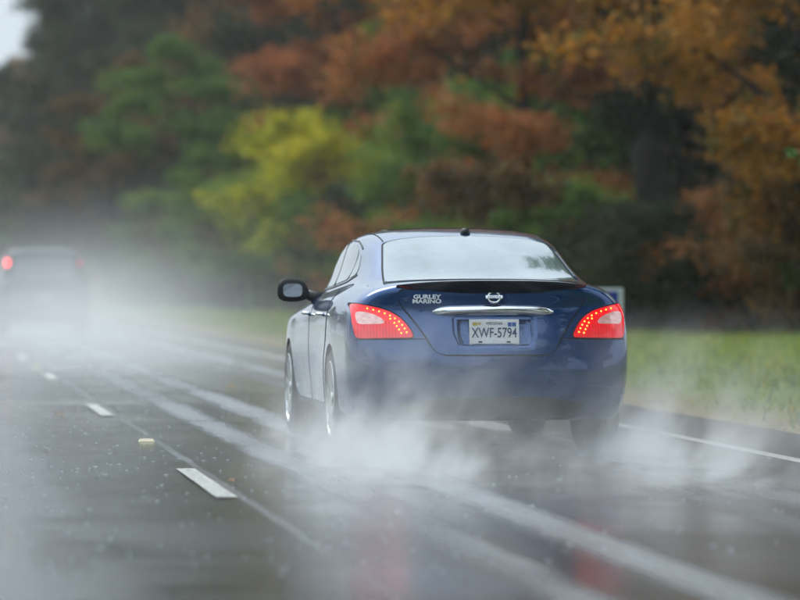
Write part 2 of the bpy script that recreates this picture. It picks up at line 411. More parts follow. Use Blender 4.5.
# individual leaves lying on the wet road
for px, py, Y, s, m, lab in ((60, 414, None, .055, 'lf_orange', 'orange fallen leaf on wet asphalt left of the lane dashes'),
                             (3, 377, None, .10, 'lf_brown', 'dark brown fallen leaf lying in the far left lane'),
                             (232, 387, None, .05, 'lf_orange', 'small orange fallen leaf lying between two tyre tracks'),
                             (232, 483, None, .035, 'litter', 'pale tan fallen leaf lying beside the white lane dash')):
    Yd = CAM_H * F_PX / (py - 285.8)
    p = at(px, py, Yd)
    v = [(-s, 0, .004), (-.3 * s, .5 * s, .012), (0, s * 1.1, .018), (.35 * s, .5 * s, .02), (s, .1 * s, .006), (.4 * s, -.5 * s, .016), (0, -s, .005), (-.4 * s, -.45 * s, .010), (0, 0, .008)]
    f = [(i, (i + 1) % 8, 8) for i in range(8)]
    o = mesh_obj('fallen_leaf', v, f, m); o.location = (p.x, p.y, .004); o.rotation_euler = (0, 0, random.uniform(0, 6))
    tag(o, lab, 'leaf', 'fallen leaves on the road')
# rain splashes
sv, sf = [], []
for k in range(1500):
    y = 14 + 26 * random.random(); x = random.uniform(-2.0, 5.6); h = random.uniform(.003, .014); r = random.uniform(.003, .010)
    if x > 2 and random.random() < .55: continue
    b = len(sv); m_ = 6
    for i in range(m_):
        a = 6.283 * i / m_; sv.append((x + r * math.cos(a), y + r * math.sin(a), .003))
    for i in range(m_):
        a = 6.283 * i / m_; rr = r * random.uniform(1.2, 1.9); sv.append((x + rr * math.cos(a), y + rr * math.sin(a), .003 + h * random.uniform(.2, 1)))
    sf += [(b + i, b + (i + 1) % m_, b + m_ + i) for i in range(m_)]
o = mesh_obj('rain_splashes', sv, sf, 'splash', kind='stuff'); o['label'] = 'tiny white rain splashes on the wet asphalt'; o['category'] = 'splashes'

# ------------------------------------------------------------------ trees
def tree_proto(seed, H, crown_r, base, lean=0.0, leaf=0.17, n_leaf=20000, trunk_r=0.30, n_limb=13, multi=1, droop=0.0, spread=0.75):
    """returns (wood mesh, crown mesh)"""
    rg = np.random.default_rng(seed); bm = bmesh.new(); tips = []
    for mstem in range(multi):
        a0 = rg.uniform(0, 6.28); off = Vector((math.cos(a0), math.sin(a0), 0)) * (0.0 if multi == 1 else 0.25)
        tp = []; p = Vector(off) - Vector((0, 0, .3)); n = 8
        for i in range(n + 1):
            tp.append(p.copy())
            p = p + Vector((rg.normal(0, .05) * H / n + lean + off.x * .4, rg.normal(0, .05) * H / n + off.y * .4, (H * .9 + .3) / n))
        tr = trunk_r / (1 if multi == 1 else 1.7)
        rad = [tr * (1.1 if i == 0 else 1) * (1 - .85 * (i / n)) + .015 for i in range(n + 1)]
        add_tube(bm, tp, rad, 9)
        tips.append((tp[-1], 1.0, tp[-2]))
        for k in range(n_limb):
            u = base / H + (0.97 - base / H) * (k + rg.uniform(0, .9)) / n_limb
            fi = u * n; i = min(int(fi), n - 1); s = tp[i].lerp(tp[i + 1], fi - i)
            a = k * 2.4 + rg.uniform(-.5, .5)
            w_ = math.sin(math.pi * min(1, max(.06, (u - base / H) / (1.02 - base / H)) ** .75)) ** .6
            L = crown_r * max(.3, w_) * rg.uniform(.75, 1.15)
            up_ = rg.uniform(.15, .7) * L * (1 - droop) - droop * L * .35
            e = s + Vector((math.cos(a) * L, math.sin(a) * L, up_))
            mid = s.lerp(e, .5) + Vector((0, 0, .12 * L))
            r0 = max(.03, rad[i] * .45)
            add_tube(bm, [s, mid, e], [r0, r0 * .6, .015], 6)
            for q in range(9):
                t = .30 + .70 * (q + rg.uniform(0, 1)) / 9
                c = (s.lerp(mid, t * 2) if t < .5 else mid.lerp(e, t * 2 - 1))
                d = Vector(rg.normal(0, 1, 3)); d.z = d.z * .6 + .1; d.normalize()
                d.z *= .6; e2 = c + d * L * rg.uniform(.18, .55)
                add_tube(bm, [c, e2], [r0 * .3 + .01, .008], 4, cap=False)
                tips.append((e2, rg.uniform(.45, 1.2), c))
            tips.append((e, rg.uniform(.7, 1.2), mid))
    wood = bpy.data.meshes.new('trunk'); bm.to_mesh(wood); bm.free(); wood.shade_smooth(); wood.materials.append(M['bark'])
    wts = np.array([t[1] ** 2 for t in tips]); wts /= wts.sum()
    ci = rg.choice(len(tips), n_leaf, p=wts)
    C = np.array([t[0] for t in tips])[ci]; C0 = np.array([t[2] for t in tips])[ci]; S = np.array([t[1] for t in tips])[ci] * spread
    u = rg.uniform(.15, 1.12, n_leaf)[:, None] ** .8
    pos = C0 + (C - C0) * u + rg.normal(0, .36, (n_leaf, 3)) * S[:, None] * np.array([1, 1, .78])
    t1 = rg.normal(0, 1, (n_leaf, 3)); t1[:, 2] *= .55; t1 /= np.linalg.norm(t1, axis=1)[:, None]
    t2 = np.cross(t1, rg.normal(0, 1, (n_leaf, 3))); t2 /= np.linalg.norm(t2, axis=1)[:, None] + 1e-6
    sz = leaf * rg.uniform(.6, 1.3, n_leaf)[:, None]
    q = np.stack([pos - t1 * sz * .5, pos + t2 * sz * .36, pos + t1 * sz * .5, pos - t2 * sz * .36], 1)
    me = bpy.data.meshes.new('crown'); me.from_pydata(q.reshape(-1, 3).tolist(), [], np.arange(n_leaf * 4).reshape(-1, 4).tolist()); me.update()
    me.materials.append(M['lf_green'])
    return wood, me
PROTO = {
    'maple': tree_proto(1, 19, 6.6, 6.6, n_leaf=46000, trunk_r=.50, n_limb=19, leaf=.19, droop=.12, spread=.95),
    'broad': tree_proto(2, 14, 4.8, 2.0, n_leaf=36000, trunk_r=.26, n_limb=16, leaf=.17, droop=.1, spread=.85),
    'tall': tree_proto(3, 24, 5.2, 3.0, n_leaf=52000, trunk_r=.36, n_limb=24, leaf=.30, spread=1.3),
    'small': tree_proto(4, 7.5, 3.6, 1.6, n_leaf=24000, trunk_r=.12, n_limb=12, leaf=.15, multi=2, spread=.75),
    'shrub': tree_proto(5, 3.0, 1.9, .2, n_leaf=9000, trunk_r=.06, n_limb=7, leaf=.12, multi=3, spread=.5),
    'bush': tree_proto(6, 2.0, 1.7, .15, n_leaf=7000, trunk_r=.05, n_limb=6, leaf=.10, multi=3, spread=.42),
}
def tree(name, kind, loc, m, label, cat, group, sc=1.0, sz=None, rz=None):
    wood, crown = PROTO[kind]
    rz = random.uniform(0, 6.28) if rz is None else rz
    t = thing(name, label, cat, loc, rz, group); t.scale = (sc, sc, sz or sc)
    link('trunk' if kind not in ('shrub', 'bush') else 'stems', wood, None, t)
    c = link('crown' if kind not in ('shrub', 'bush') else 'foliage', crown, None, t)
    c.material_slots[0].link = 'OBJECT'; c.material_slots[0].material = M[m]
    return t
def place(px, Y): p = at(px, 300, Y); return (p.x, Y, float(tz(p.x, Y)) - .02)
G1 = 'trees along the edge of the wood'
for px, Y, kind, m, sc, sz, rz, name, lab in (
    (655, 86, 'maple', 'lf_orange', 1.0, 1.0, 0.6, 'maple_tree', 'big orange maple with a thick dark trunk behind the grass verge'),
    (812, 74, 'broad', 'lf_orange', 1.0, 1.0, 2.0, 'maple_tree', 'golden orange tree overhanging the grass right of the thick dark trunk'),
    (530, 101, 'broad', 'lf_rust', .95, .95, 1.0, 'maple_tree', 'rust pink tree with low hanging branches behind the blue car roof'),
    (775, 98, 'broad', 'lf_rust', .85, .80, 4.0, 'maple_tree', 'low rust coloured tree half under the big orange maple'),
    (440, 122, 'small', 'lf_green', 1.15, 1.05, .3, 'leafy_tree', 'small green tree between the yellow tree and the rust tree'),
    (308, 140, 'small', 'lf_yellow', .90, 1.02, 2.2, 'leafy_tree', 'bright yellow green tree at the foot of the wood'),
    (250, 150, 'small', 'lf_green', .9, .75, 4.0, 'leafy_tree', 'low green tree at the left foot of the yellow tree'),
    (350, 168, 'tall', 'lf_red', .98, .85, 1.2, 'leafy_tree', 'tall red brown tree rising behind the yellow tree'),
    (470, 135, 'tall', 'lf_rust', .9, .85, 3.1, 'leafy_tree', 'tall rust red tree between the red tree and big maple'),
    (190, 190, 'broad', 'lf_green', 1.05, 1.0, 5.0, 'leafy_tree', 'rounded green tree beside the brown orange tree'),
    (112, 205, 'broad', 'lf_brown', .92, 1.0, 2.5, 'leafy_tree', 'brown orange tree rising out of the spray along the road'),
    (92, 262, 'tall', 'lf_dark', 1.05, 1.25, .4, 'leafy_tree', 'very tall dark tree beside the patch of sky'),
    (150, 250, 'tall', 'lf_dark', 1.0, 1.2, 2.4, 'leafy_tree', 'tall dark tree behind the brown orange tree'),
    (34, 400, 'tall', 'lf_brown', 1.2, 1.13, 3.3, 'leafy_tree', 'far yellow brown tree under the patch of sky'),
    (5, 330, 'broad', 'lf_green', 1.2, .95, 1.0, 'leafy_tree', 'far green tree at the end of the road'),
    (58, 330, 'tall', 'lf_dark', 1.0, .95, 1.0, 'leafy_tree', 'far dark tree between yellow brown tree and tall dark tree')):
    tree(name, kind, place(px, Y), m, lab, 'tree', G1, sc, sz, rz)
# the darker wood behind
k = 0
for px, Y in ((0, 430), (-22, 400), (22, 480), (70, 300), (48, 372), (122, 285), (105, 320), (78, 345), (185, 270), (270, 250), (-8, 520), (15, 560), (-30, 470), (210, 235), (255, 225), (300, 200), (400, 190), (430, 165), (500, 160), (520, 140), (570, 130), (600, 150), (640, 120), (690, 118), (720, 130), (770, 112), (800, 125), (835, 108), (870, 95), (350, 225), (560, 175), (680, 160), (240, 290), (160, 320), (455, 215)):
    tree('woodland_tree', 'tall', place(px, Y), ('lf_dark', 'lf_dark', 'lf_green', 'lf_dark', 'lf_brown')[k % 5], {'lf_dark': 'dark', 'lf_green': 'dull green', 'lf_brown': 'brown'}[('lf_dark', 'lf_dark', 'lf_green', 'lf_dark', 'lf_brown')[k % 5]] + ' tall tree deep in the wood behind ' + ('the golden orange tree' if px > 730 else 'the big orange maple' if px > 590 else 'the rust pink tree' if px > 480 else 'the red brown tree' if px > 330 else 'the yellow tree' if px > 225 else 'the brown orange tree' if px > 100 else 'the mist near the patch of sky'), 'tree', 'dark trees deep in the wood', random.uniform(.9, 1.15), random.uniform(.85, 1.1) if px < 90 else random.uniform(1.25, 1.5))  # all but the far left ones stretched above the frame to darken road reflections
    k += 1
# unseen wood carried on behind the viewer, added to darken the car's reflections
for x, y in ((13, 42), (16, 30), (14, 17), (17, 4), (14, -9), (18, -22), (14, -36), (17, -52), (14, -70), (18, -90), (13, -112), (10, -140), (-17, -30), (-14, -46), (-18, -62), (-14, -80), (-17, -100), (-13, -120), (-9, -145), (4, -175), (-2, -180), (9, -170)):
    tree('unseen_roadside_tree', 'tall', (x, y, float(tz(x, y)) - .02), ('lf_dark', 'lf_brown', 'lf_green')[k % 3], 'tall unseen roadside tree added back along the road to darken car reflections', 'tree', 'unseen trees added back along the road', random.uniform(.8, 1.0)); k += 1
for i, y in enumerate(range(-70, 345, 13)):  # unseen left row, added to darken the car flank and cut road glare
    x = -27 - (i * 37 % 11) * .8
    tree('unseen_left_tree', ('broad', 'tall', 'broad')[i % 3], (x, y + random.uniform(-3, 3), float(tz(x, y)) - .02), ('lf_dark', 'lf_green', 'lf_brown')[i % 3], ('dark', 'green', 'brown')[i % 3] + ' unseen tree added across the left lane to darken car reflections', 'tree', 'unseen trees added across the left lane', random.uniform(.7, .95))
# undergrowth
k = 0
USH = ['lf_dark' if 590 < px < 720 else ('lf_dark', 'lf_green', 'lf_dark', 'lf_brown')[i % 4] if i % 7 else 'lf_rust' for i, px in enumerate(range(428, 880, 15))]
for px in range(428, 880, 15):
    Y = 92 - (px - 430) * .035 + random.uniform(-4, 6)
    big = k % 3 == 0
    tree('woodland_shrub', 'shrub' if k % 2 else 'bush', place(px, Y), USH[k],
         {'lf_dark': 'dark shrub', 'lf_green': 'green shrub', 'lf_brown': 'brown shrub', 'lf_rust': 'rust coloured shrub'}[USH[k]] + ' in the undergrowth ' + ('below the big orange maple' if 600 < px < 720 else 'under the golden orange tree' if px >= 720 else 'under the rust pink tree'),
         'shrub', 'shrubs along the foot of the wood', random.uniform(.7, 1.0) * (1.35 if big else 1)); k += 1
for px in range(120, 440, 20):
    Y = 215 - (px - 100) * .30 + random.uniform(-6, 6)
    tree('roadside_shrub', 'shrub', place(px, Y), ('lf_green', 'lf_dark', 'lf_green', 'lf_brown')[k % 4], ('green', 'dark', 'green', 'brown')[k % 4] + ' shrub at the misty roadside ' + ('below the yellow tree' if px > 220 else 'below the brown orange tree'),
         'shrub', 'shrubs beside the misty stretch of road', random.uniform(1.0, 1.6)); k += 1

# ------------------------------------------------------------------ blue roadside sign
p1 = at(623, 288, 46.0); p0 = at(594, 327, 46.0)
sw, sh = p1.x - p0.x, p1.z - p0.z
sg = thing('road_sign', 'low blue roadside sign with white border behind the blue car', 'sign', (p1.x - sw / 2, 46.0, float(tz(p1.x, 46)) - .02))
zz = p0.z - sg.location.z
bm = bmesh.new(); add_box(bm, (-sw / 2, -.004, zz), (sw / 2, .0, zz + sh), .0015); bm_obj('border', bm, 'sign_white', sg)
b_ = .055
bm = bmesh.new(); add_box(bm, (-sw / 2 + b_, -.009, zz + b_), (sw / 2 - b_, -.005, zz + sh - b_ * .7), .001); bm_obj('panel', bm, 'sign_blue', sg)
for s_ in (-1, 1):
    bm = bmesh.new(); add_box(bm, (s_ * sw * .3 - .025, .001, -.3), (s_ * sw * .3 + .025, .05, zz + sh * .9), .004); bm_obj('post', bm, 'steel', sg)

# ------------------------------------------------------------------ vehicles: sub-divided control cage
def build_cage(st, rear, front, rows=7, tops=5):
    """st: list of stations; each = list of rows+tops half points (s, y, z), first = rear ring, last = front ring.
    rear / front: rows-1 x tops interior points. Returns a closed level-3 body mesh interpolating the points."""
    verts = []; key = {}
    def vid(tagk, p, side):
        if abs(p[1]) < 1e-6: side = 0
        kk = (tagk, side)
        if kk not in key: key[kk] = len(verts); verts.append((p[1] * (side if side else 1), p[0], p[2]))
        return key[kk]
    nS = len(st); faces = []
    for side in (-1, 1):
        def S(i, j): return vid(('s', i, j), st[i][j], side)
        def RG(which, r, c):
            """grid on rear (i=0) or front (i=nS-1): c=0 is the ring side, r=rows-1 the ring top"""
            i = 0 if which == 'r' else nS - 1
            if c == 0: return S(i, r)
            if r == rows - 1: return S(i, rows - 1 + c)
            return vid((which, r, c), (rear if which == 'r' else front)[r][c - 1], side)
        def B(i, c):
            if i == 0: return RG('r', 0, c)
            if i == nS - 1: return RG('f', 0, c)
            if c == 0: return S(i, 0)
            q = st[i][0]; return vid(('b', i, c), (q[0], q[1] * (1 - c / tops), q[2] - .015), side)
        for i in range(nS - 1):
            for j in range(rows + tops - 1): faces.append((S(i, j), S(i + 1, j), S(i + 1, j + 1), S(i, j + 1)))
            for c in range(tops): faces.append((B(i, c), B(i, c + 1), B(i + 1, c + 1), B(i + 1, c)))
        for wch in 'rf':
            for r in range(rows - 1):
                for c in range(tops): faces.append((RG(wch, r, c), RG(wch, r, c + 1), RG(wch, r + 1, c + 1), RG(wch, r + 1, c)))
    tgt = np.array(verts); cur = tgt.copy()
    me = bpy.data.meshes.new('cage'); me.from_pydata(tgt.tolist(), [], faces); me.update()
    bm = bmesh.new(); bm.from_mesh(me); bmesh.ops.recalc_face_normals(bm, faces=bm.faces); bm.to_mesh(me); bm.free()
    ob = bpy.data.objects.new('cage', me); COL.objects.link(ob)
    md = ob.modifiers.new('s', 'SUBSURF'); md.levels = 3; md.render_levels = 3
    for it in range(4):
        me.vertices.foreach_set('co', cur.ravel()); me.update()
        dg = bpy.context.evaluated_depsgraph_get(); dg.update()
        ev = ob.evaluated_get(dg).data
        co = np.empty(len(ev.vertices) * 3); ev.vertices.foreach_get('co', co); lim = co.reshape(-1, 3)[:len(tgt)]
        if it < 3: cur = cur + .8 * (tgt - lim)
    out = bpy.data.meshes.new_from_object(ob.evaluated_get(dg)); bpy.data.objects.remove(ob)
    return out

class Shell:
    """panels, gaps and trims laid on a body by casting rays onto it"""
    def __init__(s, me, root):
        s.root = root
        s.bvh = BVHTree.FromPolygons([v.co for v in me.vertices], [p.vertices[:] for p in me.polygons])
    def hit(s, o, d):
        h = s.bvh.ray_cast(Vector(o), Vector(d).normalized())
        return (h[0], h[1] if h[1].dot(Vector(d)) < 0 else -h[1]) if h[0] is not None else (None, None)
    def rear(s, a, b): return s.hit((a, -3, b), (0, 1, 0))
    def left(s, a, b): return s.hit((-3, a, b), (1, 0, 0))
    def right(s, a, b): return s.hit((3, a, b), (-1, 0, 0))
    def top(s, a, b): return s.hit((a, b, 4), (0, 0, -1))
    def corner(s, a, b):
        sg_ = 1 if a > 0 else -1
        return s.hit((a + sg_ * 1.0, -1.6, b), (-sg_ * 1.0, 2.2, 0))
    def panel(s, name, poly, proj, m, off=.004, thick=.012, res=.03, parent=None, disp=None, round_=True):
        poly = [Vector(p) for p in poly]; fine = []
        for i, p in enumerate(poly):
            q = poly[(i + 1) % len(poly)]; k = max(1, int((q - p).length / res))
            fine += [p.lerp(q, t / k) for t in range(k)]
        if round_:
            for _ in range(2):
                L = len(fine)
                fine = [(fine[i - 1] + fine[i] * 2 + fine[(i + 1) % L]) / 4 for i in range(L)]
        n = len(fine); xs_ = [p.x for p in fine]; ys_ = [p.y for p in fine]; inner = []
        a = min(xs_) + res / 2
        while a < max(xs_):
            b = min(ys_) + res / 2
            while b < max(ys_):
                pt = Vector((a, b))
                if inside(pt, fine) and min((pt - f).length_squared for f in fine) > (res * .45) ** 2: inner.append(pt)
                b += res
            a += res
        vv, ee, ff, *_ = geometry.delaunay_2d_cdt(fine + inner, [(i, (i + 1) % n) for i in range(n)], [], 1, 1e-6)
        v3, ok = [], []
        for p in vv:
            h, nrm = proj(p.x, p.y)
            ok.append(h is not None); v3.append(None if h is None else h + nrm * (off + (disp(p.x, p.y) if disp else 0)))
            if h is not None: v3[-1] = (v3[-1], nrm)
        bm = bmesh.new(); bv = [bm.verts.new(q[0]) if q else None for q in v3]; nr = [q[1] if q else None for q in v3]
        for f in ff:
            if all(ok[i] for i in f):
                try: bm.faces.new([bv[i] for i in f])
                except ValueError: pass
        for v in [v for v in bm.verts if not v.link_faces]: bm.verts.remove(v)
        bmesh.ops.recalc_face_normals(bm, faces=bm.faces)
        fs = list(bm.faces)
        avg = sum((f.normal.dot(nr[next(i for i, b in enumerate(bv) if b is not None and b == f.verts[0])]) for f in fs[:3]), 0)
        if avg < 0: bmesh.ops.reverse_faces(bm, faces=fs)
        if thick:
            edge = [e for e in bm.edges if e.is_boundary]
            ext = bmesh.ops.extrude_edge_only(bm, edges=edge)
            bm.normal_update(); back = {}
            for i, b in enumerate(bv): 
                if b is not None and b.is_valid: back[b] = nr[i]
            for v in [g for g in ext['geom'] if isinstance(g, bmesh.types.BMVert)]:
                nb = [e.other_vert(v) for e in v.link_edges if e.other_vert(v) in back]
                if nb: v.co -= back[nb[0]] * thick
        me = bpy.data.meshes.new(name); bm.to_mesh(me); bm.free(); me.shade_smooth(); me.set_sharp_from_angle(angle=R(40))
        return link(name, me, m, parent or s.root)
    def ribbon(s, name, path, proj, m, width=.008, off=.005, parent=None, res=.03, closed=False):
        path = [Vector(p) for p in path]
        if closed: path.append(path[0])
        pts = []
        for p, q in zip(path, path[1:]):
            k = max(1, int((q - p).length / res)); pts += [p.lerp(q, t / k) for t in range(k)]
        pts.append(path[-1])
        for _ in range(2): pts = [pts[0]] + [(pts[i - 1] + pts[i] * 2 + pts[i + 1]) / 4 for i in range(1, len(pts) - 1)] + [pts[-1]]
        P3 = [proj(p.x, p.y) for p in pts]; P3 = [(h + n_ * off, n_) for h, n_ in P3 if h is not None]
        v, f = [], []
        for i, (h, n_) in enumerate(P3):
            t = (P3[min(i + 1, len(P3) - 1)][0] - P3[max(i - 1, 0)][0]).normalized(); sd_ = t.cross(n_).normalized() * width / 2
            v += [h + sd_ - n_ * (off + .003), h + sd_, h - sd_, h - sd_ - n_ * (off + .003)]
        for i in range(len(P3) - 1):
            for c in range(3): f.append((4 * i + c, 4 * i + c + 1, 4 * i + c + 5, 4 * i + c + 4))
        return mesh_obj(name, v, f, m, parent or s.root, smooth=False)
def inside(p, poly):
    r = False; j = len(poly) - 1
    for i in range(len(poly)):
        a, b = poly[i], poly[j]
        if (a.y > p.y) != (b.y > p.y) and p.x < (b.x - a.x) * (p.y - a.y) / (b.y - a.y) + a.x: r = not r
        j = i
    return r
def cut_body(me, cutters, root, m):
    ob = bpy.data.objects.new('tmp', me); COL.objects.link(ob)
    me.materials.clear(); me.materials.append(M[m]); me.materials.append(M['well'])
    cs = []
    for bm in cutters:
        bmesh.ops.recalc_face_normals(bm, faces=bm.faces)
        cm = bpy.data.meshes.new('cut'); bm.to_mesh(cm); bm.free()
        cm.materials.append(M['well'])
        co_ = bpy.data.objects.new('cut', cm); COL.objects.link(co_); cs.append(co_)
        md = ob.modifiers.new('b', 'BOOLEAN'); md.operation = 'DIFFERENCE'; md.object = co_; md.solver = 'EXACT'; md.material_mode = 'TRANSFER'
    dg = bpy.context.evaluated_depsgraph_get(); dg.update()
    out = bpy.data.meshes.new_from_object(ob.evaluated_get(dg)); bpy.data.objects.remove(ob)
    for c in cs: bpy.data.objects.remove(c)
    out.shade_smooth(); out.set_sharp_from_angle(angle=R(38))
    out.name = 'body'
    return link('body', out, None, root)
def arch(s, r, side, depth=.62, zc=.335):
    bm = bmesh.new(); rr = add_lathe_x(bm, [(side * depth, r), (side * 1.3, r)], 40, (0, s, zc))
    bm.faces.new(rr[0]); bm.faces.new(rr[1])
    for v in bm.verts:
        if v.co.z < zc and abs(v.co.y - s) > .0: pass
    return bm
def make_wheel(root, x, s, side, r=.335, wd=.235, spokes=10, rim='alloy'):
    wl = bpy.data.objects.new('wheel', None); COL.objects.link(wl); wl.parent = root; wl.location = (x, s, r)
    h = wd / 2
    bm = bmesh.new()
    rr = add_lathe_x(bm, [(-h * .80, r * .68), (-h, r * .74), (-h * 1.02, r * .86), (-h * .88, r * .965), (-h * .6, r), (-h * .22, r), (-h * .20, r * .975), (-h * .12, r * .975), (-h * .10, r), (h * .10, r), (h * .12, r * .975), (h * .20, r * .975), (h * .22, r), (h * .6, r), (h * .88, r * .965), (h * 1.02, r * .86), (h, r * .74), (h * .80, r * .68)], 56)
    bm_obj('tyre', bm, 'tyre', wl, smooth=True, sharp=35)
    bm = bmesh.new(); o_ = side
    add_lathe_x(bm, [(-o_ * h * .8, r * .69), (-o_ * h * .3, r * .60), (o_ * h * .35, r * .60), (o_ * h * .80, r * .665), (o_ * h * .99, r * .70), (o_ * h * 1.03, r * .725), (o_ * h * .98, r * .745)], 48)
    rr = add_lathe_x(bm, [(o_ * h * .20, r * .17), (o_ * h * .84, r * .16), (o_ * h * .96, r * .11), (o_ * h * .97, r * .02)], 24); bm.faces.new(rr[-1])
    for k in range(spokes):
        a = 2 * math.pi * k / spokes
        for w0, w1, xa, xb in ((.030, .022, .88, 1.0),):
            vs_ = []
            for rad, wv, xo in ((r * .12, w0, xa), (r * .40, w0 * .8, (xa + xb) / 2 + .03), (r * .66, w1 * 1.25, xb - .02)):
                for dx_ in (0.0, -.24):
                    for sgn in (-1, 1):
                        yy, zz_ = sgn * wv, rad
                        vs_.append(bm.verts.new((o_ * h * (xo + dx_), yy * math.cos(a) - zz_ * math.sin(a), yy * math.sin(a) + zz_ * math.cos(a))))
            for b in (0, 4):
                for q in ((0, 1, 5, 4), (2, 3, 7, 6), (0, 2, 6, 4), (1, 3, 7, 5)): bm.faces.new([vs_[b + i] for i in q])
    bm_obj('rim', bm, rim, wl, smooth=True, sharp=30)
    bm = bmesh.new(); rr = add_lathe_x(bm, [(-o_ * h * .05, r * .04), (-o_ * h * .05, r * .5), (o_ * h * .02, r * .5), (o_ * h * .02, r * .04)], 32)
    bm_obj('brake_disc', bm, 'steel', wl)
    return wl

# ------------------------------------------------------------------ the blue saloon
CAR_X, CAR_Y = 3.59, 23.51
car = thing('saloon_car', 'dark blue saloon car driving through spray with its tail lights lit', 'car', (CAR_X, CAR_Y, 0))
Zs = [.23, .36, .55, .70, .82, .94]
def stn(s, ys_, z6, top, z5=None):
    zz_ = Zs[:5] + [z5 or .94]
    return [(s, y, z) for y, z in zip(ys_[:6], zz_)] + [(s, ys_[6], z6)] + [(s, y, z) for y, z in top]
ST = [
    [(.34, .77, .24), (.27, .842, .36), (.235, .862, .55), (.245, .862, .70), (.275, .855, .82), (.315, .828, .93), (.285, .735, 1.035),
     (.20, .60, 1.072), (.155, .47, 1.086), (.13, .32, 1.092), (.118, .16, 1.095), (.115, 0, 1.096)],
    stn(.47, (.84, .895, .908, .908, .90, .868, .775), 1.045, ((.655, 1.082), (.50, 1.098), (.33, 1.105), (.17, 1.108), (0, 1.109)), .945),
    stn(.75, (.88, .92, .926, .925, .918, .888, .80), 1.05, ((.70, 1.092), (.60, 1.130), (.42, 1.155), (.2, 1.166), (0, 1.169)), .955),
    stn(1.06, (.885, .932, .938, .934, .928, .902, .82), 1.05, ((.735, 1.105), (.652, 1.195), (.53, 1.252), (.27, 1.277), (0, 1.283)), .955),
    stn(1.5, (.87, .915, .93, .928, .925, .902, .825), 1.035, ((.752, 1.09), (.672, 1.24), (.580, 1.366), (.3, 1.402), (0, 1.408)), .945),
    stn(2.0, (.86, .90, .922, .926, .922, .90, .825), 1.02, ((.757, 1.072), (.680, 1.255), (.595, 1.408), (.3, 1.454), (0, 1.462)), .935),
    stn(2.5, (.86, .90, .922, .926, .922, .898, .82), 1.0, ((.757, 1.052), (.680, 1.245), (.597, 1.403), (.3, 1.457), (0, 1.466)), .92),
    stn(3.0, (.86, .90, .922, .926, .92, .895, .815), .985, ((.752, 1.032), (.680, 1.19), (.605, 1.318), (.31, 1.386), (0, 1.398)), .905),
    stn(3.45, (.865, .91, .926, .926, .918, .888, .80), .965, ((.735, 1.0), (.66, 1.068), (.57, 1.118), (.3, 1.163), (0, 1.177)), .895),
    stn(3.84, (.87, .925, .934, .93, .918, .878, .78), .945, ((.66, .972), (.51, .986), (.36, .992), (.18, .998), (0, 1.0)), .88),
    stn(4.25, (.84, .895, .908, .902, .885, .83, .73), .895, ((.62, .918), (.49, .927), (.35, .933), (.18, .937), (0, .939)), .855),
    [(4.50, .76, .24), (4.52, .82, .36), (4.53, .83, .52), (4.52, .82, .63), (4.50, .795, .72), (4.49, .75, .79), (4.50, .665, .835),
     (4.585, .55, .85), (4.635, .43, .856), (4.665, .30, .86), (4.68, .15, .862), (4.685, 0, .863)],
]
YC = (.66, .50, .33, .16, 0.0); PL = (.118, .055, .022, .005, 0.0)
rr_s = (.15, .035, .0, .030, .070, .108); rr_z = (.24, .36, .55, .70, .82, .95)
REAR = [[(rr_s[r] + PL[c], YC[c] * (1.0 if r < 5 else .97), rr_z[r]) for c in range(5)] for r in range(6)]
fr_s = (4.76, 4.83, 4.843, 4.835, 4.81, 4.765); fr_z = (.24, .36, .52, .63, .72, .80)
FRONT = [[(fr_s[r] - PL[c] * 1.3, YC[c] * .95, fr_z[r]) for c in range(5)] for r in range(6)]
body_me = build_cage(ST, REAR, FRONT)
sh_ = Shell(body_me, car)
# wheel arches and the pocket behind the number plate
cuts = [arch(s, .365, sd_) for s in (1.06, 3.84) for sd_ in (-1, 1)]
bm = bmesh.new(); add_box(bm, (-.235, -.3, .700), (.235, .135, .862)); cuts.append(bm)
body = cut_body(body_me, cuts, car, 'paint')
# trunk lid, with its plate recess pressed in
lid = [(-.575, 1.045), (-.60, 1.03), (-.575, .955), (-.50, .86), (-.432, .76), (-.385, .672), (-.34, .642), (.34, .642), (.385, .672), (.432, .76), (.50, .86), (.575, .955), (.60, 1.03), (.575, 1.045)]
def press(a, b):
    e = min((.262 - abs(a) - max(0, (.78 - b)) * .35) / .045, (b - .692) / .030, (.872 - b) / .010)
    t = max(0.0, min(1.0, e)); return -.036 * t * t * (3 - 2 * t)
trunk_lid = sh_.panel('trunk_lid', lid, sh_.rear, 'paint', off=.006, thick=.014, res=.0165, disp=press)
sh_.ribbon('trunk_gap', lid, sh_.rear, 'gap', width=.020, off=.0025, parent=body, closed=True)
sh_.ribbon('bumper_gap', [(-.44, .742), (-.60, .738), (-.86, .735)], sh_.rear, 'gap', width=.007, off=.0015, parent=body)
sh_.ribbon('bumper_gap', [(.44, .742), (.60, .738), (.86, .735)], sh_.rear, 'gap', width=.007, off=.0015, parent=body)
# rear valance
sh_.panel('lower_valance', [(-.60, .335), (-.52, .245), (.52, .245), (.60, .335), (.3, .375), (-.3, .375)], sh_.rear, 'black', off=.004, thick=.01)
